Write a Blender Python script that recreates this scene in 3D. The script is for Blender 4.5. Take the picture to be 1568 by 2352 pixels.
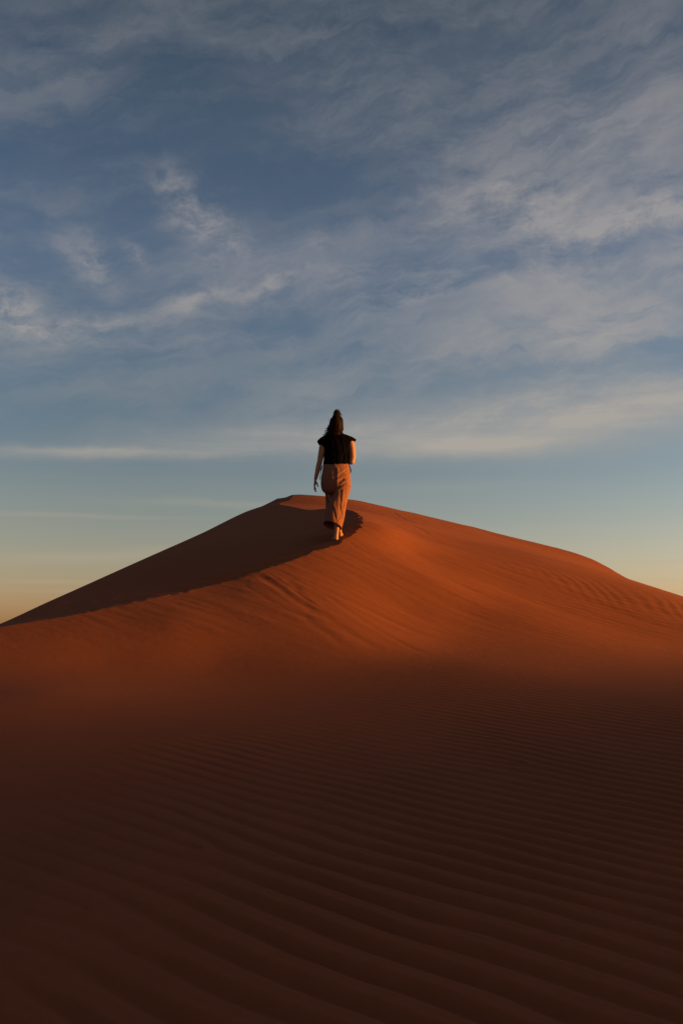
import bpy, bmesh, math, random
import numpy as np
from mathutils import Vector

for o in list(bpy.data.objects):
    bpy.data.objects.remove(o, do_unlink=True)
SC = bpy.context.scene
COL = SC.collection
rad = math.radians

# ------------------------------------------------------------------ camera
EYE = 1.5                                   # camera height over the ground below it
FPX, CX, CY, HOR = 2287.0, 784.0, 1176.0, 1470.0
PITCH = math.atan((HOR - CY) / FPX)
cam = bpy.data.cameras.new("camera")
cam.sensor_fit = 'VERTICAL'; cam.sensor_height = 36.0; cam.sensor_width = 24.0
cam.lens = 36.0 * FPX / 2352.0
cam.clip_start = 0.05; cam.clip_end = 20000
cam_ob = bpy.data.objects.new("camera", cam); COL.objects.link(cam_ob)
cam_ob.location = (0, 0, EYE)
cam_ob.rotation_euler = (math.pi / 2 + PITCH, 0, 0)
SC.camera = cam_ob

# ------------------------------------------------------------------ exposure
SC.view_settings.view_transform = 'Standard'
SC.view_settings.look = 'None'
SC.view_settings.gamma = 1.0
SC.view_settings.exposure = 1.3
SC.cycles.max_bounces = 6
SC.cycles.use_adaptive_sampling = True

# ------------------------------------------------------------------ sun
SUN_E, SUN_A = rad(5.6), rad(97.0)         # elevation, azimuth clockwise from +Y
S = np.array([math.cos(SUN_E) * math.sin(SUN_A), math.cos(SUN_E) * math.cos(SUN_A), math.sin(SUN_E)])
sl = bpy.data.lights.new("sun", 'SUN')
sl.energy = 5.0; sl.angle = rad(1.0); sl.color = (1.0, 0.405, 0.06)
sun = bpy.data.objects.new("sun", sl); COL.objects.link(sun)
sun.location = (40, -12, 20)
sun.rotation_euler = Vector(S).to_track_quat('Z', 'Y').to_euler()


# ------------------------------------------------------------------ node helpers
class NT:
    def __init__(self, tree): self.t = tree
    def n(self, typ, **kw):
        nd = self.t.nodes.new(typ)
        for k, v in kw.items(): setattr(nd, k, v)
        return nd
    def put(self, sock, v):
        if isinstance(v, bpy.types.NodeSocket): self.t.links.new(v, sock)
        elif v is not None: sock.default_value = v
    def m(self, op, a, b=None, c=None, clamp=False):
        nd = self.n('ShaderNodeMath', operation=op); nd.use_clamp = clamp
        self.put(nd.inputs[0], a); self.put(nd.inputs[1], b); self.put(nd.inputs[2], c)
        return nd.outputs[0]
    def vec(self, x, y, z):
        nd = self.n('ShaderNodeCombineXYZ')
        self.put(nd.inputs[0], x); self.put(nd.inputs[1], y); self.put(nd.inputs[2], z)
        return nd.outputs[0]
    def noise(self, vec, scale, detail=4, rough=0.5, dist=0.0):
        nd = self.n('ShaderNodeTexNoise')
        self.put(nd.inputs['Vector'], vec)
        nd.inputs['Scale'].default_value = scale; nd.inputs['Detail'].default_value = detail
        nd.inputs['Roughness'].default_value = rough; nd.inputs['Distortion'].default_value = dist
        return nd.outputs[0]
    def ramp(self, fac, stops, interp='LINEAR'):
        nd = self.n('ShaderNodeValToRGB'); r = nd.color_ramp; r.interpolation = interp
        while len(r.elements) < len(stops): r.elements.new(0.5)
        for e, (p, c) in zip(r.elements, stops):
            e.position = p; e.color = tuple(c) + (1,) if len(c) == 3 else c
        self.put(nd.inputs[0], fac)
        return nd.outputs[0]
    def mix(self, fac, a, b, blend='MIX'):
        nd = self.n('ShaderNodeMix', data_type='RGBA', blend_type=blend)
        nd.clamp_factor = True
        self.put(nd.inputs[0], fac); self.put(nd.inputs[6], a); self.put(nd.inputs[7], b)
        return nd.outputs[2]
    def mapr(self, v, a, b, c=0.0, d=1.0, smooth=True):
        nd = self.n('ShaderNodeMapRange'); nd.interpolation_type = 'SMOOTHSTEP' if smooth else 'LINEAR'
        self.put(nd.inputs[0], v)
        for i, x in enumerate((a, b, c, d)): nd.inputs[i + 1].default_value = x
        return nd.outputs[0]


# ------------------------------------------------------------------ sky
world = bpy.data.worlds.new("World"); SC.world = world
world.use_nodes = True
W = NT(world.node_tree)
bg = world.node_tree.nodes['Background']
sky = W.n('ShaderNodeTexSky'); sky.sky_type = 'NISHITA'; sky.sun_disc = False
sky.sun_elevation = SUN_E; sky.sun_rotation = SUN_A
tc = W.n('ShaderNodeTexCoord')
sep = W.n('ShaderNodeSeparateXYZ'); W.put(sep.inputs[0], tc.outputs['Generated'])
dx, dy, dz = sep.outputs
DEG = 180 / math.pi
el = W.m('MULTIPLY', W.m('ARCSINE', dz), DEG)
az = W.m('MULTIPLY', W.m('ARCTAN2', dx, dy), DEG)      # 0 = +Y, + = right
# air colour correction by elevation (dusty desert evening)
corr = W.ramp(W.m('DIVIDE', el, 60.0, clamp=True), [
    (0.0, (1.55, 1.10, 1.42)), (0.03, (1.55, 1.20, 1.55)), (0.07, (1.42, 1.23, 1.46)), (0.12, (1.20, 1.12, 1.30)),
    (0.22, (0.82, 0.92, 1.16)), (0.36, (0.84, 0.94, 1.22)), (0.58, (0.64, 0.72, 0.84)), (0.72, (0.72, 0.62, 0.58)), (1.0, (0.72, 0.58, 0.50))])
air = W.mix(1.0, sky.outputs[0], corr, 'MULTIPLY')
# the sky brightens towards the sun's side through dusty air
side = W.mapr(az, -18, 32, 0.95, 1.55)
lowfade = W.mapr(el, 4, 30, 1.0, 0.0)
side = W.m('ADD', 1.0, W.m('MULTIPLY', W.m('SUBTRACT', side, 1.0), W.m('ADD', W.m('MULTIPLY', lowfade, 0.8), 0.2)))
sc_ = W.n('ShaderNodeVectorMath', operation='SCALE'); W.put(sc_.inputs[0], air); W.put(sc_.inputs[3], W.m('MULTIPLY', side, 0.82)); air = sc_.outputs[0]
glow = W.m('MULTIPLY', W.mapr(az, 30, 80), 0.45)
air = W.mix(glow, air, (3.3, 2.3, 1.5, 1))


def azel(px, py):
    cx, cz = (px - CX) / FPX, -(py - CY) / FPX
    y = math.cos(PITCH) - cz * math.sin(PITCH); z = math.sin(PITCH) + cz * math.cos(PITCH)
    return math.degrees(math.atan2(cx, y)), math.degrees(math.atan2(z, math.hypot(cx, y)))


# high cirrus: wind-drawn streaks, in degrees along and across the wind
def turned(deg):
    c, s = math.cos(rad(deg)) / 10.0, math.sin(rad(deg)) / 10.0
    return (W.m('ADD', W.m('MULTIPLY', az, c), W.m('MULTIPLY', el, s)),
            W.m('SUBTRACT', W.m('MULTIPLY', el, c), W.m('MULTIPLY', az, s)))


su, sv = turned(9)
warp = W.noise(W.vec(su, sv, 0.0), 1.0, 6, 0.6)
wv = W.m('SUBTRACT', warp, 0.5)
def sn(uv, ku, kv, z, scale, det, rough, w, dist=0.0):
    u, v = uv
    return W.noise(W.vec(W.m('MULTIPLY', W.m('ADD', u, W.m('MULTIPLY', wv, w)), ku), W.m('MULTIPLY', W.m('ADD', v, W.m('MULTIPLY', wv, w)), kv), z), scale, det, rough, dist)
streak = sn((su, sv), 0.55, 2.6, 3.0, 1.15, 12, 0.64, 0.55)
fine = sn(turned(5), 0.8, 1.7, 6.0, 2.9, 12, 0.66, 0.30, 0.2)
puff = sn(turned(5), 0.9, 1.5, 9.0, 2.2, 12, 0.66, 0.5, 0.2)
broad = sn((su, sv), 0.5, 1.3, 5.0, 0.7, 6, 0.6, 0.5)
# az/el warped a little so that banks have ragged outlines
w1 = W.noise(W.vec(W.m('MULTIPLY', az, 0.16), W.m('MULTIPLY', el, 0.34), 1.0), 1.0, 8, 0.65)
w2 = W.noise(W.vec(W.m('MULTIPLY', az, 0.16), W.m('MULTIPLY', el, 0.34), 7.0), 1.0, 8, 0.65)
azw = W.m('ADD', az, W.m('MULTIPLY', W.m('SUBTRACT', w1, 0.5), W.mapr(el, 4, 20, 1.5, 2.6)))
elw = W.m('ADD', el, W.m('MULTIPLY', W.m('SUBTRACT', w2, 0.5), W.mapr(el, 4, 20, 0.4, 2.4)))


def bank(px, py, a, b, ang, s):
    """one bank of cloud: an elliptic patch of sky"""
    A, E = azel(px, py); k = DEG / FPX
    ca, sa = math.cos(rad(ang)), math.sin(rad(ang))
    ux = W.m('SUBTRACT', azw, A); uy = W.m('SUBTRACT', elw, E)
    p = W.m('ADD', W.m('MULTIPLY', ux, ca / (a * k)), W.m('MULTIPLY', uy, sa / (a * k)))
    q = W.m('ADD', W.m('MULTIPLY', ux, -sa / (b * k)), W.m('MULTIPLY', uy, ca / (b * k)))
    d2 = W.m('ADD', W.m('MULTIPLY', p, p), W.m('MULTIPLY', q, q))
    return W.m('MULTIPLY', W.m('EXPONENT', W.m('MULTIPLY', d2, -1.0)), s)


def banks(lst):
    acc = None
    for b in lst:
        v = bank(*b); acc = v if acc is None else W.m('ADD', acc, v)
    return acc


wisps = banks([(445, 480, 110, 55, -35, .95), (205, 600, 75, 40, -40, .75), (305, 585, 45, 18, -30, .7),
               (612, 662, 55, 20, 30, .85), (455, 692, 80, 18, 12, .6), (720, 560, 35, 20, 10, .5),
               (15, 705, 75, 55, -30, .9), (190, 760, 150, 30, 2, .8), (1160, 490, 170, 70, -8, .8),
               (1400, 545, 140, 34, 14, 1.0), (1540, 475, 80, 22, -8, .6), (970, 655, 130, 16, 8, .55),
               (500, 585, 60, 60, -60, .35)])
veil = banks([(1250, 330, 430, 170, 14, .75), (1330, 780, 420, 90, 8, .85), (1240, 930, 620, 85, 2, 1.15),
              (880, 225, 300, 60, 16, .6), (230, 60, 260, 90, 20, .5), (1420, 580, 380, 150, 4, .75), (1050, 90, 520, 80, 10, .5),
              (480, 620, 420, 150, 0, .4), (120, 780, 260, 90, 0, .5), (1560, 250, 300, 260, 0, .4), (650, 130, 250, 70, 20, .35)])
low = banks([(1080, 1026, 200, 26, 0, .95), (230, 1040, 240, 13, 2, 1.05), (640, 1012, 330, 30, 2, .75), (1480, 915, 230, 30, 8, .6), (1350, 980, 380, 55, 2, .55), (900, 960, 400, 40, 2, .3),
             (150, 1183, 230, 5, 0, .42), (560, 1158, 260, 10, 0, .32), (200, 1282, 190, 11, 1, .48), (350, 1268, 110, 11, 2, .3),
             (140, 1337, 150, 5, 0, .5), (150, 1358, 120, 4, 0, .35), (1500, 1293, 110, 6, 0, .4), (1010, 1118, 330, 12, 0, .18), (1500, 1335, 90, 4, 0, .25)])
st = W.mapr(streak, 0.38, 0.64); pf = W.mapr(puff, 0.42, 0.66); fi = W.mapr(fine, 0.40, 0.66)
hs = W.noise(W.vec(W.m('MULTIPLY', az, 0.06), W.m('MULTIPLY', el, 0.9), 2.0), 1.0, 8, 0.65)
tex = W.m('ADD', W.m('MULTIPLY', st, 0.72), W.m('MULTIPLY', fi, 0.26))
op = W.m('MULTIPLY', wisps, W.m('ADD', W.m('MULTIPLY', pf, 0.85), W.m('ADD', W.m('MULTIPLY', fi, 0.42), 0.02)))
op = W.m('ADD', op, W.m('MULTIPLY', veil, W.m('ADD', W.m('MULTIPLY', tex, 0.42), 0.23)))
op = W.m('ADD', op, W.m('MULTIPLY', low, W.m('ADD', W.m('MULTIPLY', W.mapr(hs, 0.3, 0.7), 0.5), 0.45)))
op = W.m('ADD', op, W.m('MULTIPLY', W.m('MULTIPLY', tex, W.mapr(broad, 0.30, 0.55)), W.mapr(el, 9, 22, 0.04, 0.50)))
op = W.m('MINIMUM', W.m('MULTIPLY', op, 0.80), 0.90)
ccol = W.ramp(W.m('DIVIDE', el, 40.0, clamp=True), [
    (0.0, (4.2, 3.0, 2.05)), (0.16, (3.75, 3.2, 2.45)), (0.30, (3.4, 3.12, 2.78)), (0.55, (2.85, 2.7, 2.7)), (0.9, (1.40, 1.50, 1.72))])
skycol = W.mix(op, air, ccol)
world.node_tree.links.new(skycol, bg.inputs[0])
bg.inputs[1].default_value = 0.05


# ------------------------------------------------------------------ object helpers
def tag(o, label=None, cat=None, kind=None):
    if label: o['label'] = label
    if cat: o['category'] = cat
    if kind: o['kind'] = kind
    return o


def mesh_ob(name, verts, faces, mat, parent=None, smooth=True):
    me = bpy.data.meshes.new(name)
    me.from_pydata([tuple(v) for v in verts], [], faces)
    me.validate(); me.update()
    if smooth: me.polygons.foreach_set('use_smooth', [True] * len(me.polygons))
    if mat: me.materials.append(mat)
    o = bpy.data.objects.new(name, me); COL.objects.link(o)
    if parent: o.parent = parent
    return o


def new_mat(name):
    m = bpy.data.materials.new(name); m.use_nodes = True
    return m, NT(m.node_tree), m.node_tree.nodes['Principled BSDF']


# ------------------------------------------------------------------ terrain maths
def ray(px, py):
    cx, cz = (px - CX) / FPX, -(py - CY) / FPX
    return np.array([cx, math.cos(PITCH) - cz * math.sin(PITCH), math.sin(PITCH) + cz * math.cos(PITCH)])


def P(px, py, d):
    """point seen towards (px, py), d metres ahead of the camera; z is relative to the eye"""
    r = ray(px, py); return r * (d / r[1])


_rng = np.random.RandomState(7)
_perm = _rng.permutation(4096); _val = _rng.rand(4096)
def vnoise(x, y, seed=0):
    xi = np.floor(x).astype(np.int64); yi = np.floor(y).astype(np.int64)
    fx = x - xi; fy = y - yi
    fx = fx * fx * fx * (fx * (fx * 6 - 15) + 10); fy = fy * fy * fy * (fy * (fy * 6 - 15) + 10)
    h = lambda a, b: _val[_perm[(_perm[(a + seed * 131) & 4095] + b) & 4095]]
    return ((h(xi, yi) * (1 - fx) + h(xi + 1, yi) * fx) * (1 - fy)
            + (h(xi, yi + 1) * (1 - fx) + h(xi + 1, yi + 1) * fx) * fy) * 2 - 1
def fbm(x, y, oct=4, seed=0, g=0.5):
    s = 0; a = 1
    for i in range(oct):
        s = s + a * vnoise(x * 2 ** i + 17.3 * i, y * 2 ** i + 5.1 * i, seed + i); a *= g
    return s
def sstep(x, a, b):
    t = np.clip((x - a) / (b - a), 0, 1); return t * t * (3 - 2 * t)


class TPS:
    def __init__(self, pts, lam=0.0):
        p = np.array(pts, float); self.c = p[:, :2]; n = len(p)
        K = self.phi(np.linalg.norm(self.c[:, None] - self.c[None], axis=2)) + lam * np.eye(n)
        A = np.zeros((n + 3, n + 3)); A[:n, :n] = K; A[:n, n] = 1; A[:n, n + 1:] = self.c
        A[n:, :n] = A[:n, n:].T
        self.w = np.linalg.solve(A, np.concatenate([p[:, 2], [0, 0, 0]]))
    @staticmethod
    def phi(r): return np.where(r > 1e-9, r * r * np.log(np.maximum(r, 1e-9)), 0)
    def __call__(self, x, y):
        z = self.w[-3] + self.w[-2] * x + self.w[-1] * y
        for (a, b), w in zip(self.c, self.w[:-3]):
            r2 = (x - a) ** 2 + (y - b) ** 2 + 1e-12
            z = z + w * 0.5 * r2 * np.log(r2)
        return z


# brink of the dune: near ridge from lower left to the tip under the woman, then back
RIDGE = [P(-420, 1520, 10.1), P(-200, 1478, 10.45), P(0, 1440, 10.8), P(150, 1416, 11.05), P(300, 1387, 11.38), P(450, 1356, 11.75),
         P(520, 1337, 11.95), P(600, 1310, 12.2), P(690, 1279, 12.6), P(757, 1256, 12.95), P(780, 1247, 13.12), P(803, 1232, 13.4),
         P(822, 1214, 13.8), P(832, 1197, 14.3)]
BACK = [P(829, 1187, 15.0), P(815, 1176, 15.9), P(790, 1169, 16.7), P(760, 1168, 16.95), P(725, 1171, 17.2), P(690, 1170, 17.8), P(665, 1163, 18.8),
        P(648, 1154, 20.2), P(641, 1145, 22.5)]
_pl = (0.19, 0.227, -1.635)


def on_plane(px, py):
    r = ray(px, py); r = r / r[1]
    d = _pl[2] / (r[2] - _pl[0] * r[0] - _pl[1])
    return r * d


SIL = [on_plane(641 - 42 * i, 1144.5 + 18.8 * i) for i in range(1, 22)]
L = TPS(
    [tuple(p) for p in RIDGE + BACK]
    + [(x, y, -1.5 + 0.131 * y) for x in (-7, -2.4, 2.4, 7) for y in (-3, 1.5, 4, 6.5, 8.2)]
    + [P(784, 1520, 9.75), P(500, 1520, 9.85), P(250, 1520, 9.85), P(0, 1520, 9.8), P(1100, 1530, 9.5), P(1400, 1560, 9.0)]
    + [P(784, 1470, 10.35), P(784, 1400, 11.2), P(784, 1310, 12.3), P(600, 1400, 11.1), P(400, 1430, 10.75), P(150, 1455, 10.55),
       P(640, 1440, 10.65), P(900, 1260, 13.3), P(1000, 1330, 12.45), P(930, 1400, 11.6), P(1080, 1410, 11.7), P(1000, 1470, 10.75), P(1150, 1460, 11.05),
       # foot of the lit face, running down to the right from the tip
       P(880, 1210, 14.1), P(940, 1250, 13.7), P(1010, 1292, 13.15), P(1100, 1345, 12.5), P(1200, 1400, 11.95), P(1320, 1450, 11.4),
       # hollow behind it
       P(1000, 1262, 13.8), P(1080, 1300, 13.3), P(1160, 1345, 12.75), P(1260, 1392, 12.3), P(1420, 1440, 11.9), P(1600, 1480, 11.5),
       # rippled low ridge and the big slope behind it
       P(960, 1236, 14.6), P(1150, 1288, 14.0), P(1300, 1325, 13.6), P(1450, 1362, 13.3), P(1600, 1400, 13.0), P(1850, 1470, 12.8),
       P(900, 1190, 17.6), P(1000, 1218, 16.6), P(1200, 1265, 15.5), P(1350, 1302, 15.0), P(1500, 1348, 14.8),
       # skyline
       P(690, 1137, 21.7), P(760, 1141, 21.3), P(830, 1151, 21.2), P(910, 1169, 21.2), P(1000, 1190, 21.1), P(1100, 1214, 21.0),
       P(1220, 1244, 20.6), P(1320, 1270, 19.8), P(1380, 1295, 19.2), P(1455, 1336, 18.0), P(1568, 1370, 17.2), P(1800, 1440, 16.8)],
    lam=0.004)
SH = TPS([tuple(p) for p in RIDGE + BACK + SIL[::3]], lam=0.004)
SKYX = SIL[::-1] + [P(641, 1144, 22.9), P(665, 1138, 22.3), P(700, 1136.5, 21.6), P(760, 1140, 21.3), P(800, 1147, 21.2), P(860, 1157, 21.2),
        P(910, 1169, 21.2), P(1000, 1191, 21.1), P(1100, 1214, 21.0), P(1220, 1244, 20.6), P(1320, 1270, 19.8), P(1360, 1283, 19.5),
        P(1400, 1304, 18.9), P(1455, 1336, 18.0), P(1500, 1350, 17.7), P(1568, 1370, 17.2), P(1800, 1440, 16.8)]
kx = np.array([p[0] for p in SKYX]); ky = np.array([p[1] for p in SKYX]); kz = np.array([p[2] for p in SKYX])
POLY = np.array([(p[0], p[1]) for p in [P(-900, 1600, 9.5)] + RIDGE + BACK + [np.array([-1.9, 40, 0.]), np.array([-20, 40, 0.]), np.array([-20, 9, 0.])]])


def sdist(x, y):
    """signed distance to the outline of the slip face in plan, + outside"""
    d = np.full(x.shape, 1e9); inside = np.zeros(x.shape, bool)
    n = len(POLY)
    for i in range(n):
        ax, ay = POLY[i]; bx, by = POLY[(i + 1) % n]
        ex, ey = bx - ax, by - ay
        t = np.clip(((x - ax) * ex + (y - ay) * ey) / (ex * ex + ey * ey), 0, 1)
        d = np.minimum(d, (x - ax - t * ex) ** 2 + (y - ay - t * ey) ** 2)
        c = ((ay > y) != (by > y)) & (x < (bx - ax) * (y - ay) / (by - ay + 1e-12) + ax)
        inside ^= c
    d = np.sqrt(d)
    return np.where(inside, -d, d)


def catmull(P_, k=6):
    P_ = np.array(P_); out = []
    for i in range(len(P_) - 1):
        p0 = P_[max(i - 1, 0)]; p1 = P_[i]; p2 = P_[i + 1]; p3 = P_[min(i + 2, len(P_) - 1)]
        for t in np.arange(k) / k:
            out.append(0.5 * (2 * p1 + (p2 - p0) * t + (2 * p0 - 5 * p1 + 4 * p2 - p3) * t * t + (3 * p1 - p0 - 3 * p2 + p3) * t ** 3))
    out.append(P_[-1]); return np.array(out)


BRINK = catmull(RIDGE + BACK)[:, :2]


def near_brink(x, y):
    """index (with fraction) along the smooth brink of the nearest point on it, and the distance"""
    best = np.full(x.shape, 1e9); idx = np.zeros(x.shape)
    for i in range(len(BRINK) - 1):
        ax, ay = BRINK[i]; ex, ey = BRINK[i + 1] - BRINK[i]
        t = np.clip(((x - ax) * ex + (y - ay) * ey) / (ex * ex + ey * ey), 0, 1)
        d = (x - ax - t * ex) ** 2 + (y - ay - t * ey) ** 2
        m = d < best
        best = np.where(m, d, best); idx = np.where(m, i + t, idx)
    return idx, np.sqrt(best)


def Lhit(px, py):
    """where the view towards (px, py) meets the windward sheet"""
    r = ray(px, py); r = r / r[1]
    ds = np.linspace(2.0, 20, 900)
    f = r[2] * ds - L(r[0] * ds, ds)
    i = np.argmax(f < 0)
    if f[i] >= 0: i = len(ds) - 1
    return r[0] * ds[i], ds[i]


# slide marks and grooves down the lit face: (from, to, width m, depth m)
GROOVES = [((594, 1318), (740, 1420), .055, .022), ((609, 1311), (760, 1415), .022, .008), ((705, 1388), (890, 1502), .055, .010),
           ((690, 1412), (805, 1492), .055, .010), ((672, 1345), (720, 1398), .05, .010), ((655, 1332), (690, 1362), .07, .008), ((575, 1325), (690, 1405), .03, .006),
           ((740, 1360), (1010, 1510), .04, .008), ((803, 1320), (940, 1400), .05, .007), ((827, 1262), (852, 1275), .012, .012),
           ((800, 1246), (826, 1262), .03, .010), ((943, 1360), (1074, 1415), .010, .008), ((959, 1302), (980, 1311), .012, .010),
           ((1000, 1345), (1120, 1405), .05, .006), ((560, 1345), (640, 1390), .03, .006), ((850, 1400), (1000, 1470), .05, .006),
           ((880, 1330), (1010, 1400), .03, .004), ((640, 1310), (760, 1375), .03, .006),
           ((640, 1390), (668, 1408), .01, .006), ((560, 1400), (600, 1425), .01, .004)]
BGROOVES = [((900, 1168), (960, 1205), .03, .022), ((1000, 1192), (1050, 1220), .03, .016), ((1135, 1222), (1175, 1238), .03, .014),
            ((880, 1185), (1010, 1245), .06, .014), ((820, 1180), (930, 1232), .05, .014), ((950, 1205), (1030, 1240), .05, .008),
            ((728, 1140), (748, 1158), .05, .016), ((970, 1222), (985, 1230), .03, .012), ((1150, 1290), (1170, 1297), .02, .010)]


def seg_groove(x, y, a, b, w, dep):
    ex, ey = b[0] - a[0], b[1] - a[1]; l2 = ex * ex + ey * ey; l = math.sqrt(l2)
    t = ((x - a[0]) * ex + (y - a[1]) * ey) / l2
    s = ((x - a[0]) * ey - (y - a[1]) * ex) / l
    s = s + 0.12 * w * np.sin(t * 7 + a[0] * 7) + 0.012 * fbm(t * l * 2.5, s * 0 + a[1] * 3, 2, 40)
    env = sstep(t, -0.05, 0.12) * (1 - sstep(t, 0.7, 1.05))
    return -0.24 * dep * env * (np.exp(-(s / w) ** 2) - 0.55 * np.exp(-((s + 1.7 * w) / (1.1 * w)) ** 2) - 0.3 * np.exp(-((s - 1.9 * w) / w) ** 2))


V0, V1 = Lhit(945, 1252), Lhit(1150, 1372)


_fr = random.Random(5)
FORKS = [(_fr.uniform(-2.2, 3.8), _fr.uniform(2.6, 8.5), _fr.choice((-1, 1))) for _ in range(16)]


def z_gap(x, y):
    """0 well inside the slip face, 1 near its far skyline"""
    return sstep(y - np.interp(x, kx, ky), -1.6, -0.4)


def terrain(x, y, detail=True):
    """height relative to the eye"""
    r = np.hypot(x, y)
    # --- open desert far off: low dunes, and the long dune towards the sun that shades the foreground
    far = -7.0 + 2.2 * fbm(x / 90, y / 60, 4, 3) + 1.2 * sstep(r, 60, 400) * np.abs(fbm(x / 300, y / 220, 3, 9)) * 2
    xs = x * math.sin(SUN_A) + y * math.cos(SUN_A)            # towards the sun
    ys = -x * math.cos(SUN_A) + y * math.sin(SUN_A)           # across it
    crest = CAST_H - 0.34 * np.logaddexp(0, (ys - CAST_Y) / 1.2) * 1.2
    crest = np.maximum(crest + 0.25 * np.sin(ys * 0.35), far) - far
    prof = np.where(xs > CAST_D, np.exp(-((xs - CAST_D) / 45) ** 2), np.exp(-((xs - CAST_D) / 20) ** 2))
    far = far + crest * prof * sstep(ys, -220, -120)
    out = far.copy()
    k = r < 60
    xa, ya, ra = x[k], y[k], r[k]
    l = L(xa, ya)
    near_ridge = (xa > -7) & (xa < 3) & (ya > 10) & (ya < 22)
    if detail:
        # face noise: faint runnels down the slope, and fine unevenness
        dn = sstep(l, -0.25, 0.4)
        u = (xa * 0.80 - ya * 0.60); v = (xa * 0.60 + ya * 0.80)   # u down the slope, v across
        l = l + dn * (0.0032 * fbm(u * 0.5, v * 3.5, 3, 11) + 0.0018 * fbm(u * 1.6, v * 12, 3, 21)) + 0.0004 * fbm(xa * 14, ya * 14, 2, 31)
        l = l + 0.010 * fbm(xa * 0.4, ya * 0.4, 2, 51)
        back = sstep(ya, 14.5, 16.5)
        l = l + back * (0.012 * fbm(u * 0.4, v * 1.6, 3, 61) * (1 - sstep(xa, 3.0, 5.0)))
        for a, b, w, dep in GROOVES:
            l = l + seg_groove(xa, ya, Lhit(*a), Lhit(*b), w, dep)
        for a, b, w, dep in BGROOVES:
            l = l + seg_groove(xa, ya, Lhit(*a), Lhit(*b), w, dep)
        # the hollow at the foot of the lit face: a steep near wall and a long far one turned from the sun
        (ax_, ay_), (bx_, by_) = V0, V1
        ex_, ey_ = bx_ - ax_, by_ - ay_; ln_ = math.hypot(ex_, ey_)
        tv = ((xa - ax_) * ex_ + (ya - ay_) * ey_) / ln_ ** 2
        sv_ = -((xa - ax_) * ey_ - (ya - ay_) * ex_) / ln_
        sv_ = sv_ + 0.10 * np.sin(tv * 3.0)
        l = l - 0.050 * sstep(tv, -0.25, 0.15) * (1 - sstep(tv, 0.75, 1.5)) * np.exp(-(sv_ / np.where(sv_ > 0, 0.70, 0.42)) ** 2)
        # wind ripples of the foreground
        th = rad(44) + 0.0 * xa
        uu = xa * math.cos(rad(44)) + ya * math.sin(rad(44)); vv = -xa * math.sin(rad(44)) + ya * math.cos(rad(44))
        uu = uu + 0.035 * vv + 0.012 * vv * vv * 0.5 + 0.11 * fbm(xa * 0.35, ya * 0.35, 2, 71) + 0.028 * fbm(xa * 1.3, ya * 1.3, 3, 75)
        lam0, lam1, ub, kk = 0.18, 0.105, 3.5, 0.5
        ph = uu / lam0 + (1 / lam1 - 1 / lam0) * np.logaddexp(0, (uu - ub) / kk) * kk    # spacing eases from lam0 to lam1
        ph = 2 * math.pi * ph
        for fx_, fy_, sg_ in FORKS:                    # where two ripples join into one
            ph = ph + sg_ * np.arctan2(ya - fy_, xa - fx_)
        wv_ = np.sin(ph + 0.5 * np.sin(ph + 0.9)); wv_ = wv_ + 0.12 * np.sin(2 * ph + 1.2)
        smooth_left = sstep(xa + 0.42 * (ya - 3.2) * 0 + 0.9 * fbm(xa * 0.5, ya * 0.5, 3, 81), -2.9 + 0.0, 0.2)
        lft = sstep(xa + 0.17 * (8.0 - ya) + 0.4 * fbm(xa * 0.5, ya * 0.5, 3, 81), -1.4, 0.8)
        amp = 0.0100 * (1 - 0.4 * sstep(uu, 3.0, 4.5)) * lft * (1 - 0.90 * sstep(ya, 5.0, 9.5)) * (1 - sstep(ya + 0.35 * (0 - xa), 9.8, 11.5))
        amp = amp * (0.78 + 0.45 * fbm(xa * 0.8, ya * 0.8, 3, 91)) * (0.75 + 0.5 * (1 - sstep(ya, 3.0, 6.0)))
        l = l + amp * wv_
        # cross ripples on the low ridge at the right
        cx_ = xa * math.cos(rad(8)) + ya * math.sin(rad(8)) + 0.10 * fbm(xa * 0.9, ya * 0.9, 2, 95)
        rm = np.exp(-((ya - (13.75 - 0.43 * (xa - 2.24))) / 0.55) ** 2) * sstep(xa, 2.0, 3.2)
        l = l + 0.0015 * rm * np.sin(2 * math.pi * cx_ / 0.15 + 1.5 * vnoise(xa * 2, ya * 2, 97))
        fm = sstep(xa, 1.6, 3.2) * sstep(ya, 10.0, 11.0) * (1 - sstep(ya, 12.5, 13.5))
        l = l + 0.0012 * fm * np.sin(2 * math.pi * (xa * .35 + ya * .94 + .12 * fbm(xa * .6, ya * .6, 2, 98)) / 0.12)
    s = SH(xa, ya)
    sd = np.where(near_ridge | True, 50.0, 0.0)
    kk2 = (xa > -16) & (xa < 8) & (ya > 6) & (ya < 40)
    sdv = np.full(xa.shape, 50.0); sdv[kk2] = sdist(xa[kk2], ya[kk2])
    m = (np.abs(sdv) < 2.0) & kk2
    xm, ym = xa[m], ya[m]
    idx, dist = near_brink(xm, ym)
    off = _MIS if _MIS is not None else np.zeros(len(BRINK))
    fade = np.exp(-(dist / 1.2) ** 2) * (1 - sstep(ym, 17.0, 19.5))
    jit = 0.0
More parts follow.
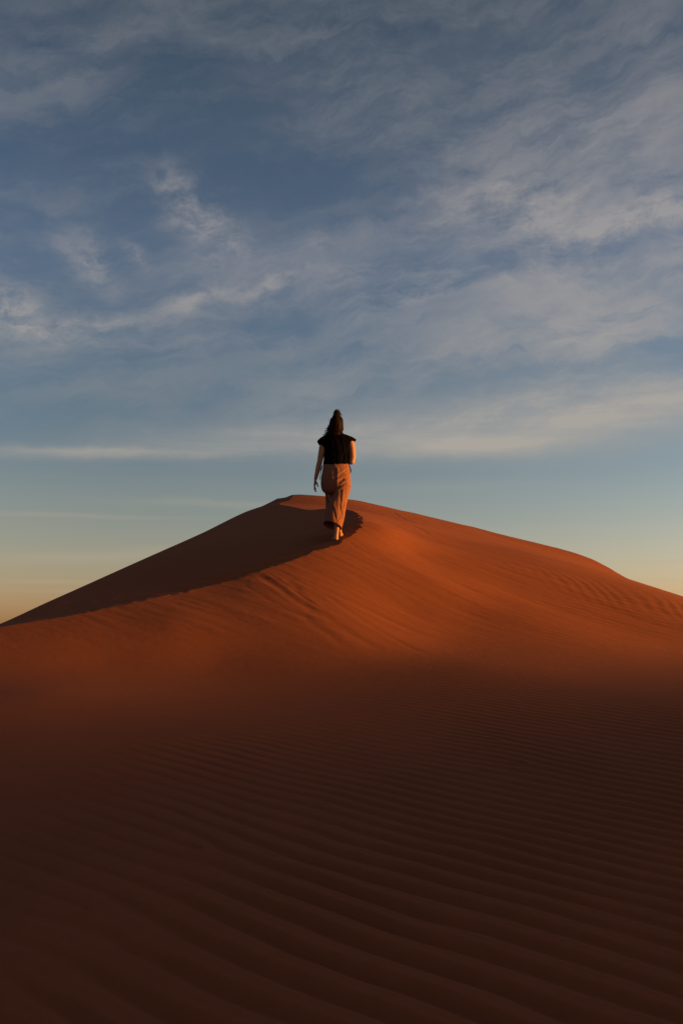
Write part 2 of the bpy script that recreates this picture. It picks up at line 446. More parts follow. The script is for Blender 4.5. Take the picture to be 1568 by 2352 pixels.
    if detail:
        # scalloped, crumbling brink; trodden sand on the shaded side along it
        bx = np.interp(idx, np.arange(len(BRINK)), np.concatenate([[0], np.cumsum(np.hypot(*np.diff(BRINK, axis=0).T))]))
        ph = bx / 0.15 + 1.8 * vnoise(bx * 2.2, bx * 0, 5)
        saw = ph - np.floor(ph); saw = np.where(saw < 0.78, saw / 0.78, (1 - saw) / 0.22)
        amp_ = (0.10 + 0.90 * sstep(xm, -3.4, -0.5)) * (1 - sstep(ym, 15.2, 16.5))
        near = np.exp(-(dist / 0.16) ** 2)
        jit = amp_ * near * (0.013 * (saw - 0.5) * (0.65 + 0.5 * vnoise(bx * 1.9, bx * 0, 6)) + 0.006 * fbm(xm * 10, ym * 10, 3, 7))
        jit = jit + sstep(ym, 13.3, 13.7) * (1 - sstep(ym, 15.0, 16.0)) * near * 0.012 * fbm(xm * 8, ym * 8, 3, 12)
        ins = sdv[m] < 0
        band = np.where(ins, np.exp(-((dist - 0.30) / 0.26) ** 2), 0) * sstep(xm, -3.2, -1.4) * (1 - sstep(ym, 14.0, 15.0))
        jit = jit + 0.022 * band * fbm(xm * 2.0 - ym * 1.0, ym * 9 - xm * 2, 3, 14)
        s = s + 0.005 * fbm(xa * 3.2 + ya * .5, ya * 0.9 - xa * .6, 3, 15) * (1 - z_gap(xa, ya)) * sstep(-sdv, 0.1, 0.8)
    s[m] = s[m] - np.interp(idx, np.arange(len(BRINK)), off) * fade + jit
    K = 0.55
    zl = l + K * np.maximum(-sdv - 0.14, 0); zs = s + K * np.maximum(sdv - 0.14, 0)
    z = np.minimum(zl, zs)
    # behind the skyline everything falls away
    yc = np.interp(xa, kx, ky); zc = np.interp(xa, kx, kz)
    jag = 0
    if detail:
        jag = 0.012 * fbm(xa * 5, ya * 0, 3, 16) * sstep(xa, -1.0, 0) * (1 - sstep(xa, 3.8, 4.6))
    left = (xa < -1.25)
    yr = np.where(left, 1.0, 1.0)
    B = zc + jag - 0.42 * (ya - yc)
    kd = 0.03
    h = np.clip(0.5 + 0.5 * (B - z) / kd, 0, 1)
    z = B * (1 - h) + z * h - kd * h * (1 - h)
    # flanks of the heap fall to the desert floor away from the picture
    fall = np.maximum(np.abs(xa) - 8.5, 0) * 0.25 + np.maximum(-ya - 3, 0) * 0.2
    z = z - fall
    f = far[k]
    h = np.clip(0.5 + 0.5 * (z - f) / 1.0, 0, 1)
    z = f * (1 - h) + z * h + 1.0 * h * (1 - h)
    w = sstep(ra, 36, 58)
    out[k] = z * (1 - w) + f * w
    return out


_MIS = None
CAST_D, CAST_H, CAST_Y = 110.0, 110 * math.tan(SUN_E) - 0.05, 8.6
_MIS = SH(BRINK[:, 0], BRINK[:, 1]) - L(BRINK[:, 0], BRINK[:, 1])
print('brink mismatch', np.abs(_MIS).max())


def build_ground():
    # rings round the camera point: cell size grows with distance
    fine = np.linspace(-24, 24, 1150)
    angs = np.concatenate([np.arange(-180, -60, 3.0), np.linspace(-60, -24, 130)[:-1], fine, np.linspace(24, 60, 130)[1:],
                           np.arange(61, 180, 1.0)])
    rr = np.concatenate([[0.02], np.geomspace(0.25, 2.4, 60)[:-1], np.geomspace(2.4, 9.0, 520)[:-1], np.linspace(9.0, 16.5, 520)[:-1],
                         np.linspace(16.5, 32, 330)[:-1], np.geomspace(32, 60, 60)[:-1], np.geomspace(60, 200, 90)[:-1], np.geomspace(200, 9000, 90)])
    A, R = np.meshgrid(np.radians(angs), rr)
    x = (R * np.sin(A)).ravel(); y = (R * np.cos(A)).ravel()
    z = terrain(x, y) + EYE
    na, nr = len(angs), len(rr)
    co = np.stack([x, y, z], 1).astype(np.float32)
    idx = np.arange(na * nr).reshape(nr, na)
    a = idx[:-1, :]; b = idx[1:, :]
    a2 = np.roll(a, -1, 1); b2 = np.roll(b, -1, 1)
    q = np.stack([a, a2, b2, b], -1).reshape(-1, 4)[:, ::-1].astype(np.int32)
    me = bpy.data.meshes.new("sand_ground")
    me.vertices.add(len(co)); me.vertices.foreach_set('co', co.ravel())
    me.loops.add(q.size); me.loops.foreach_set('vertex_index', q.ravel())
    me.polygons.add(len(q)); me.polygons.foreach_set('loop_start', np.arange(0, q.size, 4, dtype=np.int32))
    me.polygons.foreach_set('use_smooth', np.ones(len(q), bool))
    me.update(calc_edges=True)
    m, N, B = new_mat("orange_sand")
    B.inputs['Roughness'].default_value = 0.95; B.inputs['Specular IOR Level'].default_value = 0.1
    g = N.n('ShaderNodeNewGeometry').outputs['Position']
    n1 = N.noise(g, 0.6, 4, 0.6); n2 = N.noise(g, 9.0, 5, 0.6); n3 = N.noise(g, 420.0, 2, 0.5)
    c = N.mix(N.mapr(n1, 0.3, 0.7), SAND_A + (1,), SAND_B + (1,))
    c = N.mix(W1(N, n2), c, SAND_C + (1,))
    c = N.mix(N.mapr(n3, 0.35, 0.65, 0.0, 0.22), c, (SAND_A[0] * .5, SAND_A[1] * .5, SAND_A[2] * .6, 1))
    N.put(B.inputs['Base Color'], c)
    bmp = N.n('ShaderNodeBump'); bmp.inputs['Strength'].default_value = 0.35; bmp.inputs['Distance'].default_value = 0.004
    N.put(bmp.inputs['Height'], N.noise(g, 160.0, 4, 0.6)); N.put(B.inputs['Normal'], bmp.outputs[0])
    me.materials.append(m)
    o = bpy.data.objects.new("sand_ground", me); COL.objects.link(o)
    tag(o, "orange desert sand dune with wind ripples and a sharp shaded brink", "sand dune", 'structure')
    return o


def W1(N, s): return N.mapr(s, 0.35, 0.75, 0.0, 0.30)
SAND_A, SAND_B, SAND_C = (0.205, 0.066, 0.030), (0.185, 0.059, 0.027), (0.165, 0.053, 0.025)
build_ground()


# ------------------------------------------------------------------ the woman on the brink
def ground_hit(px, py):
    r = ray(px, py); r = r / r[1]
    ds = np.linspace(9, 20, 2200)
    f = r[2] * ds - terrain(r[0] * ds, ds)
    i = np.argmax(f < 0)
    return np.array([r[0] * ds[i], ds[i], r[2] * ds[i] + EYE])


HEEL = ground_hit(770.5, 1242.0)
FORE = ground_hit(781.5, 1233.5)
D = HEEL[1]
SX, SZ = 1.035, 1.048
KZ = D / FPX / 6.827                        # metres per unit of the measured figure drawing
print('person at', HEEL, 'fore foot', FORE, 'unit', KZ)


def Q(zx, zy, y=0.0):
    """figure drawing coordinates -> metres relative to the rear heel; y is depth away from the camera"""
    return np.array([(zx - 632) * KZ * SX, y, (2192 - zy) * KZ * SZ])


def cone(bm, p0, p1, r0, r1, sx=1.0, sy=1.0, seg=20):
    """tapered limb with rounded ends; sx, sy squash it across world x and y"""
    p0 = np.array(p0, float); p1 = np.array(p1, float)
    ax = p1 - p0; ln = np.linalg.norm(ax)
    ax = ax / ln if ln > 1e-6 else np.array([0, 0, 1.0])
    u = np.cross(ax, [0, 1, 0.01]); u /= np.linalg.norm(u); v = np.cross(ax, u)
    prof = []
    for k in range(6): t = -math.pi / 2 + k * math.pi / 12; prof.append((math.sin(t) * r0, math.cos(t) * r0))
    for k in range(0, 7): t = k / 6; prof.append((t * ln, r0 * (1 - t) + r1 * t))
    for k in range(1, 7): t = k * math.pi / 12; prof.append((ln + math.sin(t) * r1, math.cos(t) * r1))
    rings = []
    for h, r in prof:
        ring = []
        for j in range(seg):
            a = 2 * math.pi * j / seg
            off = (u * math.cos(a) + v * math.sin(a)) * max(r, 1e-4)
            off = off * np.array([sx, sy, 1.0])
            ring.append(bm.verts.new(p0 + ax * h + off))
        rings.append(ring)
    for a, b in zip(rings[:-1], rings[1:]):
        for j in range(seg): bm.faces.new((a[j], a[(j + 1) % seg], b[(j + 1) % seg], b[j]))
    bm.faces.new(rings[0][::-1]); bm.faces.new(rings[-1])


def finish(bm, name, mat, parent=None, voxel=None, smooth=0, sub=0, solid=0.0):
    bmesh.ops.recalc_face_normals(bm, faces=bm.faces)
    me = bpy.data.meshes.new(name); bm.to_mesh(me); bm.free()
    o = bpy.data.objects.new(name, me); COL.objects.link(o)
    if solid:
        m = o.modifiers.new('s', 'SOLIDIFY'); m.thickness = solid; m.offset = -1
    if voxel:
        m = o.modifiers.new('r', 'REMESH'); m.mode = 'VOXEL'; m.voxel_size = voxel
    if smooth:
        m = o.modifiers.new('m', 'SMOOTH'); m.iterations = smooth; m.factor = 0.5
    if sub:
        m = o.modifiers.new('u', 'SUBSURF'); m.levels = sub; m.render_levels = sub
    if o.modifiers:
        dg = bpy.context.evaluated_depsgraph_get(); dg.update()
        me2 = bpy.data.meshes.new_from_object(o.evaluated_get(dg))
        o.modifiers.clear(); o.data = me2; me2.name = name
    o.data.polygons.foreach_set('use_smooth', [True] * len(o.data.polygons))
    o.data.materials.clear(); o.data.materials.append(mat)
    if parent: o.parent = parent
    return o


def simple_mat(name, base, rough=0.8, var=0.15, scale=40.0, bump=0.0, spec=0.3, sheen=0.0):
    m, N, B = new_mat(name)
    g = N.n('ShaderNodeTexCoord').outputs['Object']
    n = N.noise(g, scale, 4, 0.6)
    dark = tuple(c * (1 - var) for c in base) + (1,); lite = tuple(min(1, c * (1 + var)) for c in base) + (1,)
    N.put(B.inputs['Base Color'], N.mix(N.mapr(n, 0.3, 0.7), dark, lite))
    B.inputs['Roughness'].default_value = rough; B.inputs['Specular IOR Level'].default_value = spec
    if sheen: B.inputs['Sheen Weight'].default_value = sheen
    if bump:
        b = N.n('ShaderNodeBump'); b.inputs['Strength'].default_value = 0.6; b.inputs['Distance'].default_value = bump
        N.put(b.inputs['Height'], N.noise(g, scale * 6, 3, 0.6)); N.put(B.inputs['Normal'], b.outputs[0])
    return m


SKIN = simple_mat("skin", (0.29, 0.14, 0.085), 0.6, 0.06, 30, 0.0)
CLOTH = simple_mat("terracotta_linen", (0.175, 0.076, 0.052), 0.95, 0.10, 25, 0.0008, 0.15)
BLACK = simple_mat("black_cotton", (0.0035, 0.003, 0.004), 1.0, 0.2, 30, 0.0005, 0.0)
HAIR = simple_mat("dark_brown_hair", (0.008, 0.0028, 0.0018), 0.75, 0.5, 60, 0.001, 0.08)
EYEM = simple_mat("eye_brown", (0.08, 0.04, 0.02), 0.2, 0.3, 60)

FD = FORE - HEEL                            # forward foot relative to the rear heel
FY = float(FD[1]); FZ = float(FD[2])


def foot(bm, ankle, heel, direc, side):
    """bare foot: heel, arch, ball and five toes along the direction direc"""
    d = np.array(direc, float); d /= np.linalg.norm(d)
    n = np.cross(d, [0, 0, 1.0]); n /= np.linalg.norm(n)        # to the right of the foot
    heel = np.array(heel, float)
    cone(bm, ankle, heel + d * 0.015 + np.array([0, 0, .034]), .031, .031, 0.95, 1.05)
    cone(bm, heel + np.array([0, 0, .030]) + d * .012, heel + d * .07 + np.array([0, 0, .030]), .031, .031)
    cone(bm, np.array(ankle) + d * .02 - np.array([0, 0, .02]), heel + d * .15 + np.array([0, 0, .022]), .034, .022, 1.05, 1.0)
    cone(bm, heel + d * .07 + np.array([0, 0, .025]), heel + d * .165 + np.array([0, 0, .02]) + n * .008 * side, .030, .024, 1.2, 1.0)
    cone(bm, heel + d * .155 - n * .022 * side + np.array([0, 0, .018]), heel + d * .165 + n * .03 * side + np.array([0, 0, .016]), .02, .016)
    for i, (o, l, r) in enumerate([(-.030, .062, .0125), (-.011, .058, .009), (.005, .050, .0085), (.020, .042, .008), (.034, .032, .0075)]):
        b = heel + d * .16 + n * o * side + np.array([0, 0, .014])
        cone(bm, b, b + d * l * .55 + np.array([0, 0, .003]), r, r * .95, seg=10)
        cone(bm, b + d * l * .55 + np.array([0, 0, .003]), b + d * l - np.array([0, 0, .003]), r * .95, r * .85, seg=10)


def fingers(bm, roots, dirs, lens, rads, curl, bend):
    """each finger is three bones that bend towards curl"""
    for p, d, l, r in zip(roots, dirs, lens, rads):
        p = np.array(p, float); d = np.array(d, float); d /= np.linalg.norm(d)
        c = np.array(curl, float); c /= np.linalg.norm(c)
        for k, (f, rr) in enumerate(((.46, 1.0), (.30, .92), (.24, .82))):
            q = p + d * l * f
            cone(bm, p, q, r * rr, r * rr * .93, seg=10)
            p = q; d = d * math.cos(bend) + c * math.sin(bend); d /= np.linalg.norm(d)


def build_body():
    bm = bmesh.new()
    a = lambda zx, zy, y=0.0: Q(zx, zy, y)
    HY = FY * 0.45                          # the pelvis stands between the two feet
    # trunk
    cone(bm, a(560, 1240, HY), a(720, 1240, HY), .095, .095, 1, 1.0)
    cone(bm, a(640, 1200, HY), a(645, 1000, HY), .11, .095, 1.25, .85)
    cone(bm, a(645, 1000, HY), a(650, 800, HY + .01), .095, .11, 1.25, .85)
    cone(bm, a(650, 800, HY + .01), a(650, 680, HY + .01), .11, .095, 1.3, .8)
    cone(bm, a(650, 680, HY + .01), a(480, 640, HY + .01), .075, .05)
    cone(bm, a(650, 680, HY + .01), a(850, 635, HY + .01), .075, .05)
    cone(bm, a(650, 590, HY), a(648, 470, HY + .015), .056, .05)
    # head: skull, jaw, brow, nose, lips, ears (she looks away from the camera)
    hx, hy = 646, HY + .02
    cone(bm, a(hx, 345, hy), a(hx, 375, hy + .012), .083, .080, .90, 1.12)
    cone(bm, a(hx, 400, hy + .03), a(hx, 470, hy + .075), .062, .030, 1.0, .85)
    cone(bm, a(hx, 455, hy + .088), a(hx, 463, hy + .090), .017, .016, 1.2, 1)
    cone(bm, a(hx - 28, 352, hy + .085), a(hx + 28, 352, hy + .085), .017, .017)
    cone(bm, a(hx, 362, hy + .098), a(hx, 400, hy + .116), .009, .013, 1.0, 1.0, 10)
    cone(bm, a(hx - 9, 404, hy + .106), a(hx + 9, 404, hy + .106), .009, .009, seg=10)
    cone(bm, a(hx - 20, 425, hy + .096), a(hx + 20, 425, hy + .096), .008, .008, seg=10)
    cone(bm, a(hx - 16, 434, hy + .094), a(hx + 16, 434, hy + .094), .008, .008, seg=10)
    cone(bm, a(hx - 45, 395, hy + .055), a(hx - 20, 395, hy + .085), .022, .018)
    cone(bm, a(hx + 45, 395, hy + .055), a(hx + 20, 395, hy + .085), .022, .018)
    for s in (-1, 1):
        cone(bm, a(hx + s * 88, 365, hy + .01), a(hx + s * 90, 405, hy + .015), .017, .011, .5, 1, 10)
    # left arm hangs
    cone(bm, a(447, 655, HY), a(425, 760, HY), .050, .047)
    cone(bm, a(425, 760, HY), a(385, 965, HY), .047, .037)
    cone(bm, a(385, 965, HY), a(362, 1060, HY + .01), .037, .037)
    cone(bm, a(362, 1060, HY + .01), a(321, 1225, HY + .03), .036, .0225, 1, 1.1)
    w = a(321, 1225, HY + .03)
    # hand: palm faces the thigh, fingers curl towards it, thumb forward
    cone(bm, w, a(308, 1318, HY + .022), .021, .021, .7, 1.5)
    cone(bm, a(312, 1250, HY + .04), a(306, 1320, HY + .045), .017, .015, .8, 1.2)
    roots = [a(303, 1328, HY + .062), a(303, 1336, HY + .041), a(306, 1338, HY + .020), a(312, 1332, HY + .001)]
    fingers(bm, roots, [(-.06, .10, -1), (0, .05, -1), (.05, -.02, -1), (.12, -.06, -1)], [.074, .083, .077, .060],
            [.0092, .0095, .009, .008], (1, 0, .15), .36)
    th = a(326, 1262, HY + .030)
    fingers(bm, [th], [(.55, .25, -1)], [.078], [.0115], (-.25, .1, -1), .30)
    # right arm: elbow back and out, forearm forward across the front
    cone(bm, a(862, 655, HY), a(885, 780, HY - .01), .050, .046)
    cone(bm, a(885, 780, HY - .01), a(893, 900, HY - .02), .046, .044)
    cone(bm, a(893, 900, HY - .02), a(880, 972, HY - .025), .044, .038)
    cone(bm, a(880, 972, HY - .025), a(845, 950, HY + .08), .037, .036)
    cone(bm, a(845, 950, HY + .08), a(790, 900, HY + .215), .036, .023)
    cone(bm, a(790, 900, HY + .215), a(762, 880, HY + .275), .022, .020, 1.2, 1.0)
    cone(bm, a(785, 885, HY + .235), a(770, 862, HY + .285), .016, .015)
    r0 = [a(772, 850, HY + .295), a(764, 862, HY + .300), a(756, 876, HY + .300), a(752, 892, HY + .292)]
    fingers(bm, r0, [(-.35, 1, .25), (-.45, 1, .1), (-.5, 1, 0), (-.55, 1, -.1)], [.072, .080, .074, .058], [.009, .0092, .0088, .008], (-1, -.2, -.2), .5)
    fingers(bm, [a(786, 872, HY + .24)], [(-.3, .9, .7)], [.062], [.011], (-1, .2, 0), .3)
    # right leg: the rear one, straight down to the heel nearest the camera
    ry = 0.035
    cone(bm, a(715, 1250, HY), a(690, 1640, HY * .6 + .05), .085, .055)
    cone(bm, a(690, 1640, HY * .6 + .05), a(668, 1800, .05), .055, .052)
    cone(bm, a(668, 1800, .04), a(644, 2060, ry), .050, .030)
    cone(bm, a(644, 2060, ry), a(640, 2130, ry), .030, .030)
    foot(bm, a(640, 2115, ry), a(640, 2190, 0), (-.10, 1, .20), 1)
    # left leg: stepping forward in front of the other one
    fx = 632 + FD[0] / KZ / SX; fz = 2192 - FZ / KZ / SZ
    cone(bm, a(575, 1250, HY), a(592, 1600, HY + .27), .085, .055)
    cone(bm, a(592, 1600, HY + .27), a(fx - 12, fz - 110, FY + .035), .052, .029)
    foot(bm, a(fx - 8, fz - 78, FY + .035), a(fx - 4, fz, FY), (.10, 1, .20), -1)
    return finish(bm, "person", SKIN, voxel=.0048, smooth=3)


def rings_mesh(bm, rows, seg=84, pw=2.3, closed_top=False, closed_bot=False, hem=None, soft=2):
    """rows: (zy, left, right, y centre, depth back, depth front); hem(x01, y01) -> extra z for the last ring"""
    rows = sorted(rows)
    zs = [r[0] for r in rows]
    n = max(2, int((zs[-1] - zs[0]) / 9))
    out = []
    for i in range(n + 1):
        z = zs[0] + (zs[-1] - zs[0]) * i / n
        v = []
        for c in range(1, 6):
            # monotone-ish smooth interpolation
            v.append(float(np.interp(z, zs, [r[c] for r in rows])))
        out.append([z] + v)
    arr = np.array(out)
    for _ in range(soft):
        arr[1:-1, 1:] = (arr[:-2, 1:] + 2 * arr[1:-1, 1:] + arr[2:, 1:]) / 4
    R_ = []
    for i, (z, l, r, yc, db, df) in enumerate(arr):
        ring = []
        cx = (l + r) / 2; hw = (r - l) / 2
        for j in range(seg):
            t = 2 * math.pi * j / seg
            c, s = math.cos(t), math.sin(t)
            ex = math.copysign(abs(c) ** (2 / pw), c); ey = math.copysign(abs(s) ** (2 / pw), s)
            p = Q(cx + hw * ex, z, yc + (df if ey > 0 else db) * ey)
            if hem: p[2] += hem(i / n, ex, ey)
            ring.append(bm.verts.new(p))
        R_.append(ring)
    for a_, b_ in zip(R_[:-1], R_[1:]):
        for j in range(seg): bm.faces.new((a_[j], a_[(j + 1) % seg], b_[(j + 1) % seg], b_[j]))
    if closed_top: bm.faces.new(R_[0])
    if closed_bot: bm.faces.new(R_[-1][::-1])
    return R_


def folds(bm, lines, noise_amp, seed, fy=None):
    """press creases (drawing coordinates) into the side turned to the camera, plus loose unevenness"""
    bmesh.ops.recalc_face_normals(bm, faces=bm.faces)
    bm.normal_update()
    vs = list(bm.verts)
    co = np.array([v.co for v in vs]); no = np.array([v.normal for v in vs])
    zx = co[:, 0] / KZ / SX + 632; zy = 2192 - co[:, 2] / KZ / SZ
    disp = noise_amp * fbm(co[:, 0] * 14 + co[:, 1] * 9, co[:, 2] * 5 + co[:, 0] * 4, 3, seed)
    for (x0, y0), (x1, y1), w, dep in lines:
        ex, ey = x1 - x0, y1 - y0; l2 = ex * ex + ey * ey
        t = np.clip(((zx - x0) * ex + (zy - y0) * ey) / l2, 0, 1)
        dd = np.hypot(zx - x0 - t * ex, zy - y0 - t * ey)
        sg = ((zx - x0) * ey - (zy - y0) * ex) / math.sqrt(l2)
        back = np.clip(-no[:, 1] * 2 + .5, 0, 1)
        taper = 1 - 0.6 * np.abs(t - .4)
        disp = disp + back * taper * dep * (-np.exp(-(dd / w) ** 2) + .8 * np.exp(-((sg - 1.6 * w) / w) ** 2) * np.exp(-(np.maximum(dd - 2.6 * w, 0) / w) ** 2))
    for v, n_, d_ in zip(vs, no, disp):
        v.co = Vector(np.array(v.co) + n_ * d_)


def tube(bm, pts, r, seg=6, r1=None):
    pts = [np.array(p, float) for p in pts]; prev = None; n = len(pts)
    u = None
    for i, p in enumerate(pts):
        d = pts[min(i + 1, n - 1)] - pts[max(i - 1, 0)]; d /= (np.linalg.norm(d) + 1e-9)
        if u is None:
            u = np.cross(d, [.3, .9, .2])
        u = u - d * (u @ d); u /= (np.linalg.norm(u) + 1e-9); v = np.cross(d, u)
        rr = r if r1 is None else r + (r1 - r) * i / (n - 1)
        ring = [bm.verts.new(p + (u * math.cos(2 * math.pi * j / seg) + v * math.sin(2 * math.pi * j / seg)) * rr) for j in range(seg)]
        if prev:
            for j in range(seg): bm.faces.new((prev[j], prev[(j + 1) % seg], ring[(j + 1) % seg], ring[j]))
        else: bm.faces.new(ring[::-1])
        prev = ring
    bm.faces.new(prev)


def build_person():
    HY = FY * 0.45
    body = build_body()
    # ---- trousers: baggy seat, rear leg with a raised slanting hem, forward leg
    bm = bmesh.new()
    rings_mesh(bm, [(990, 446, 828, HY, .095, .09), (1035, 442, 836, HY, .105, .10), (1100, 424, 850, HY, .125, .11),
                    (1200, 402, 864, HY, .150, .12), (1290, 398, 868, HY, .155, .12), (1360, 404, 868, HY, .145, .115),
                    (1410, 420, 860, HY, .125, .11), (1438, 448, 845, HY, .105, .10), (1462, 500, 800, HY, .07, .07)], closed_bot=True, pw=2.2)
    def hem_b(t, ex, ey):
        k = max(0, (t - .55) / .45) ** 1.6
        return k * KZ * (-42 * ex + (52 * -ey if ey < 0 else -46 * ey) - 8)
    rings_mesh(bm, [(1180, 640, 860, HY, .125, .08), (1300, 610, 869, HY, .150, .09), (1400, 604, 862, HY * .95, .150, .09), (1450, 598, 846, HY * .9, .145, .09),
                    (1510, 578, 826, HY * .8, .14, .09), (1570, 550, 810, HY * .7, .135, .09), (1630, 508, 796, HY * .6, .13, .095), (1700, 480, 783, .06, .125, .10),
                    (1800, 464, 765, .05, .12, .105), (1880, 452, 745, .045, .12, .105), (1950, 440, 722, .045, .12, .11)],
               pw=2.15, hem=hem_b)
    rings_mesh(bm, [(1200, 440, 690, HY, .10, .10), (1340, 446, 690, HY + .12, .10, .11), (1440, 468, 680, HY + .22, .10, .11), (1520, 471, 660, HY + .26, .10, .11),
                    (1640, 474, 660, HY + .27, .10, .11), (1800, 505, 690, max(HY + .25, FY + .04), .09, .10), (1930, 560, 716, FY + .04, .075, .085)], pw=2.2)
    folds(bm, [((650, 1235), (815, 1090), 14, .008), ((680, 1290), (850, 1190), 14, .010), ((720, 1345), (862, 1270), 13, .011), ((700, 1425), (860, 1370), 15, .014),
               ((640, 1070), (800, 1040), 12, .005), ((632, 1120), (620, 1420), 16, .018), ((480, 1120), (600, 1060), 14, .004),
               ((712, 1450), (702, 1700), 22, .008), ((702, 1700), (714, 1790), 18, .008), ((714, 1790), (660, 1890), 14, .005),
               ((620, 1480), (560, 1640), 20, .008), ((560, 1640), (560, 1800), 22, .006), ((780, 1480), (740, 1720), 12, .006), ((500, 1700), (520, 1840), 16, .005),
               ((600, 1700), (640, 1880), 14, .006), ((510, 1470), (520, 1640), 10, .006), ((545, 1460), (530, 1600), 10, .006), ((750, 1600), (720, 1880), 10, .005)],
          .003, 111)
    tr = finish(bm, "trousers", CLOTH, body, solid=.003, sub=1)
    # ---- boxy sleeveless top with wide cap shoulders
    bm = bmesh.new()
    ys = HY + .01
    rings_mesh(bm, [(1040, 455, 822, ys, .100, .100), (1018, 442, 832, ys, .118, .115), (985, 438, 836, ys, .125, .12), (940, 446, 842, ys, .125, .12), (850, 452, 851, ys, .120, .12),
                    (785, 452, 853, ys, .118, .12), (752, 440, 860, ys, .115, .115), (722, 396, 874, ys, .110, .11), (690, 366, 893, ys, .105, .105), (650, 342, 925, ys, .10, .10),
                    (632, 352, 945, ys, .098, .098), (616, 366, 953, ys, .095, .095), (596, 392, 916, ys, .09, .09), (570, 426, 872, ys, .085, .085), (545, 474, 812, ys, .075, .075),
                    (522, 535, 752, ys, .062, .062), (505, 580, 716, ys, .054, .054)], pw=2.1, soft=0)
    folds(bm, [((700, 620), (760, 960), 18, .006), ((800, 760), (740, 980), 14, .006), ((480, 780), (560, 980), 16, .006), ((620, 700), (640, 1000), 18, .005),
               ((830, 760), (880, 680), 12, .005)], .003, 121)
    top = finish(bm, "sleeveless_top", BLACK, body, solid=.003, sub=1)
    # ---- cords tied at the hips
    for pts in ([(436, 1015), (420, 1045), (405, 1090), (399, 1140), (392, 1200), (385, 1250)],
                [(436, 1018), (428, 1060), (412, 1100), (400, 1125), (404, 1150)],
                [(832, 1005), (850, 1035), (864, 1075), (868, 1110), (858, 1145), (834, 1172)],
                [(832, 1005), (842, 1045), (850, 1085), (862, 1120), (846, 1160)]):
        bm = bmesh.new()
        q = np.array([Q(x, y, HY - .02) for x, y in pts])
        tt = np.linspace(0, len(q) - 1, 24); pp = [[np.interp(t, range(len(q)), q[:, c]) for c in range(3)] for t in tt]
        tube(bm, pp, .0045, 8)
        finish(bm, "waist_cord", BLACK, top)
    # ---- hair
    rs = np.random.RandomState(3)
    bm = bmesh.new()
    hy = HY + .015
    rings_mesh(bm, [(234, 628, 678, hy - .005, .035, .035), (246, 604, 698, hy - .005, .06, .05), (272, 574, 722, hy - .01, .09, .07), (310, 546, 742, hy - .015, .10, .07),
                    (360, 538, 750, hy - .02, .105, .06), (430, 532, 750, hy - .03, .10, .05), (490, 502, 746, hy - .035, .09, .05), (540, 476, 738, hy - .04, .08, .05),
                    (566, 492, 730, hy - .05, .055, .045)], closed_top=True, closed_bot=True, pw=2.1)
    folds(bm, [], .007, 131)
    # loose curls over it
    def curl(root, tip, amp, turns, r, sag=0.0, n=34):
        ph = rs.rand() * 6.28; pts = []
        root = np.array(root); tip = np.array(tip)
        for i in range(n):
            t = i / (n - 1)
            p = root * (1 - t) + tip * t
            p = p + np.array([math.cos(ph + turns * 6.28 * t), math.sin(ph + turns * 6.28 * t), .35 * math.sin(ph * 2 + turns * 6.28 * t)]) * amp * min(1, t * 2.5)
            p[2] -= sag * t * (1 - t) * 4
            pts.append(p)
        tube(bm, pts, r, 5, r * .35)
    for i in range(170):
        ang = rs.uniform(-math.pi, math.pi * 0.0) if rs.rand() < .9 else rs.choice([0.15, math.pi - .15])
        zz0 = rs.uniform(250, 430)
        wl = np.interp(zz0, [240, 300, 360, 430], [60, 95, 106, 108])
        x0 = 642 + wl * math.cos(ang) * .98; y0 = hy - .02 + .095 * math.sin(ang)
        zz1 = min(575, zz0 + rs.uniform(110, 240))
        spread = 1 + .10 * (zz1 - zz0) / 200
        x1 = 636 + wl * math.cos(ang) * spread - (14 if zz1 > 500 else 4); y1 = y0 - .008
        curl(Q(x0, zz0, y0), Q(x1, zz1, y1), rs.uniform(.004, .009), rs.uniform(1.2, 2.8), rs.uniform(.0025, .0042))
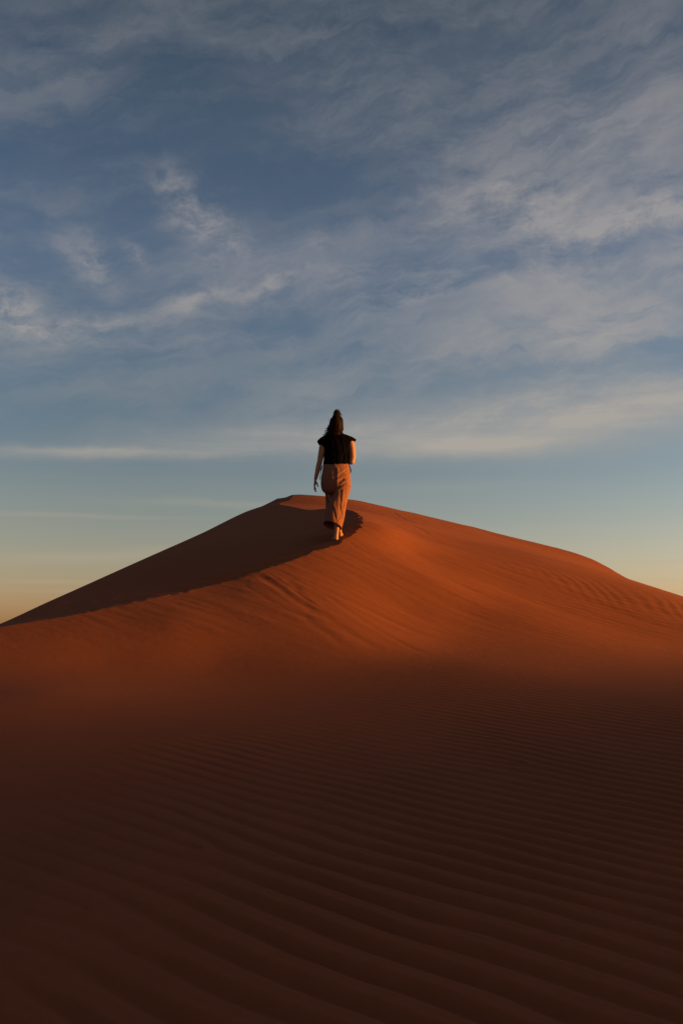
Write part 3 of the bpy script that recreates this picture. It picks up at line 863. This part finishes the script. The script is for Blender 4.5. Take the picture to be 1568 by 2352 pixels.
    # the side blown out to the left
    for i in range(80):
        x0, z0 = rs.uniform(530, 560), rs.uniform(380, 520)
        x1 = x0 - rs.uniform(25, 105) * (z0 - 330) / 150; z1 = z0 + rs.uniform(30, 90)
        x1 = max(x1, 440); z1 = min(z1, 560)
        curl(Q(x0, z0, hy - .04 + rs.uniform(-.03, .03)), Q(x1, z1, hy - .05 + rs.uniform(-.04, .03)), rs.uniform(.008, .017), rs.uniform(1.2, 2.6), rs.uniform(.0022, .0042))
    for i in range(16):      # fine flyaways
        s = rs.choice([-1, 1], p=[.7, .3]); x0 = 642 + s * 100; z0 = rs.uniform(280, 500)
        curl(Q(x0, z0, hy - .03), Q(x0 + s * rs.uniform(8, 40), z0 + rs.uniform(-30, 50), hy - .03 + rs.uniform(-.04, .02)), .008, 1.0, .0009)
    hair = finish(bm, "hair", HAIR, body)
    bm = bmesh.new()
    cone(bm, Q(650, 203, hy - .012), Q(652, 228, hy - .012), .044, .048, 1.1, 1.0)
    for i in range(34):      # loops wound into the bun
        c = Q(650 + rs.uniform(-30, 30), 198 + rs.uniform(-24, 30), hy - .012 + rs.uniform(-.02, .02)); r = rs.uniform(.016, .034)
        e1 = rs.randn(3); e1 /= np.linalg.norm(e1); e2 = np.cross(e1, rs.randn(3)); e2 /= np.linalg.norm(e2)
        tube(bm, [c + (e1 * math.cos(t) + e2 * math.sin(t)) * r for t in np.linspace(0, rs.uniform(3.5, 6), 18)], .0045, 6, .002)
    for x0, z0, x1, z1 in [(600, 225, 585, 245), (705, 215, 730, 262), (712, 225, 725, 280), (690, 165, 696, 150), (620, 165, 645, 142), (660, 155, 672, 138)]:
        c0, c1 = Q(x0, z0, hy), Q(x1, z1, hy)
        tube(bm, [c0 + (c1 - c0) * t + np.array([.012 * math.sin(t * 3.1), 0, .012 * math.sin(t * 3.1)]) for t in np.linspace(0, 1, 10)], .0022, 5, .001)
    finish(bm, "hair_bun", HAIR, hair)
    # ---- eyes
    for s in (-1, 1):
        bm = bmesh.new()
        e = Q(646 + s * 36, 368, HY + .02 + .082)
        bmesh.ops.create_uvsphere(bm, u_segments=14, v_segments=10, radius=.012)
        for v in bm.verts: v.co += Vector(e)
        finish(bm, "eye", EYEM, body)
    tag(body, "barefoot woman walking up the dune brink in black sleeveless top and rust linen trousers", "person")
    body.location = (HEEL[0], HEEL[1], HEEL[2] - 0.006)
    return body


build_person()
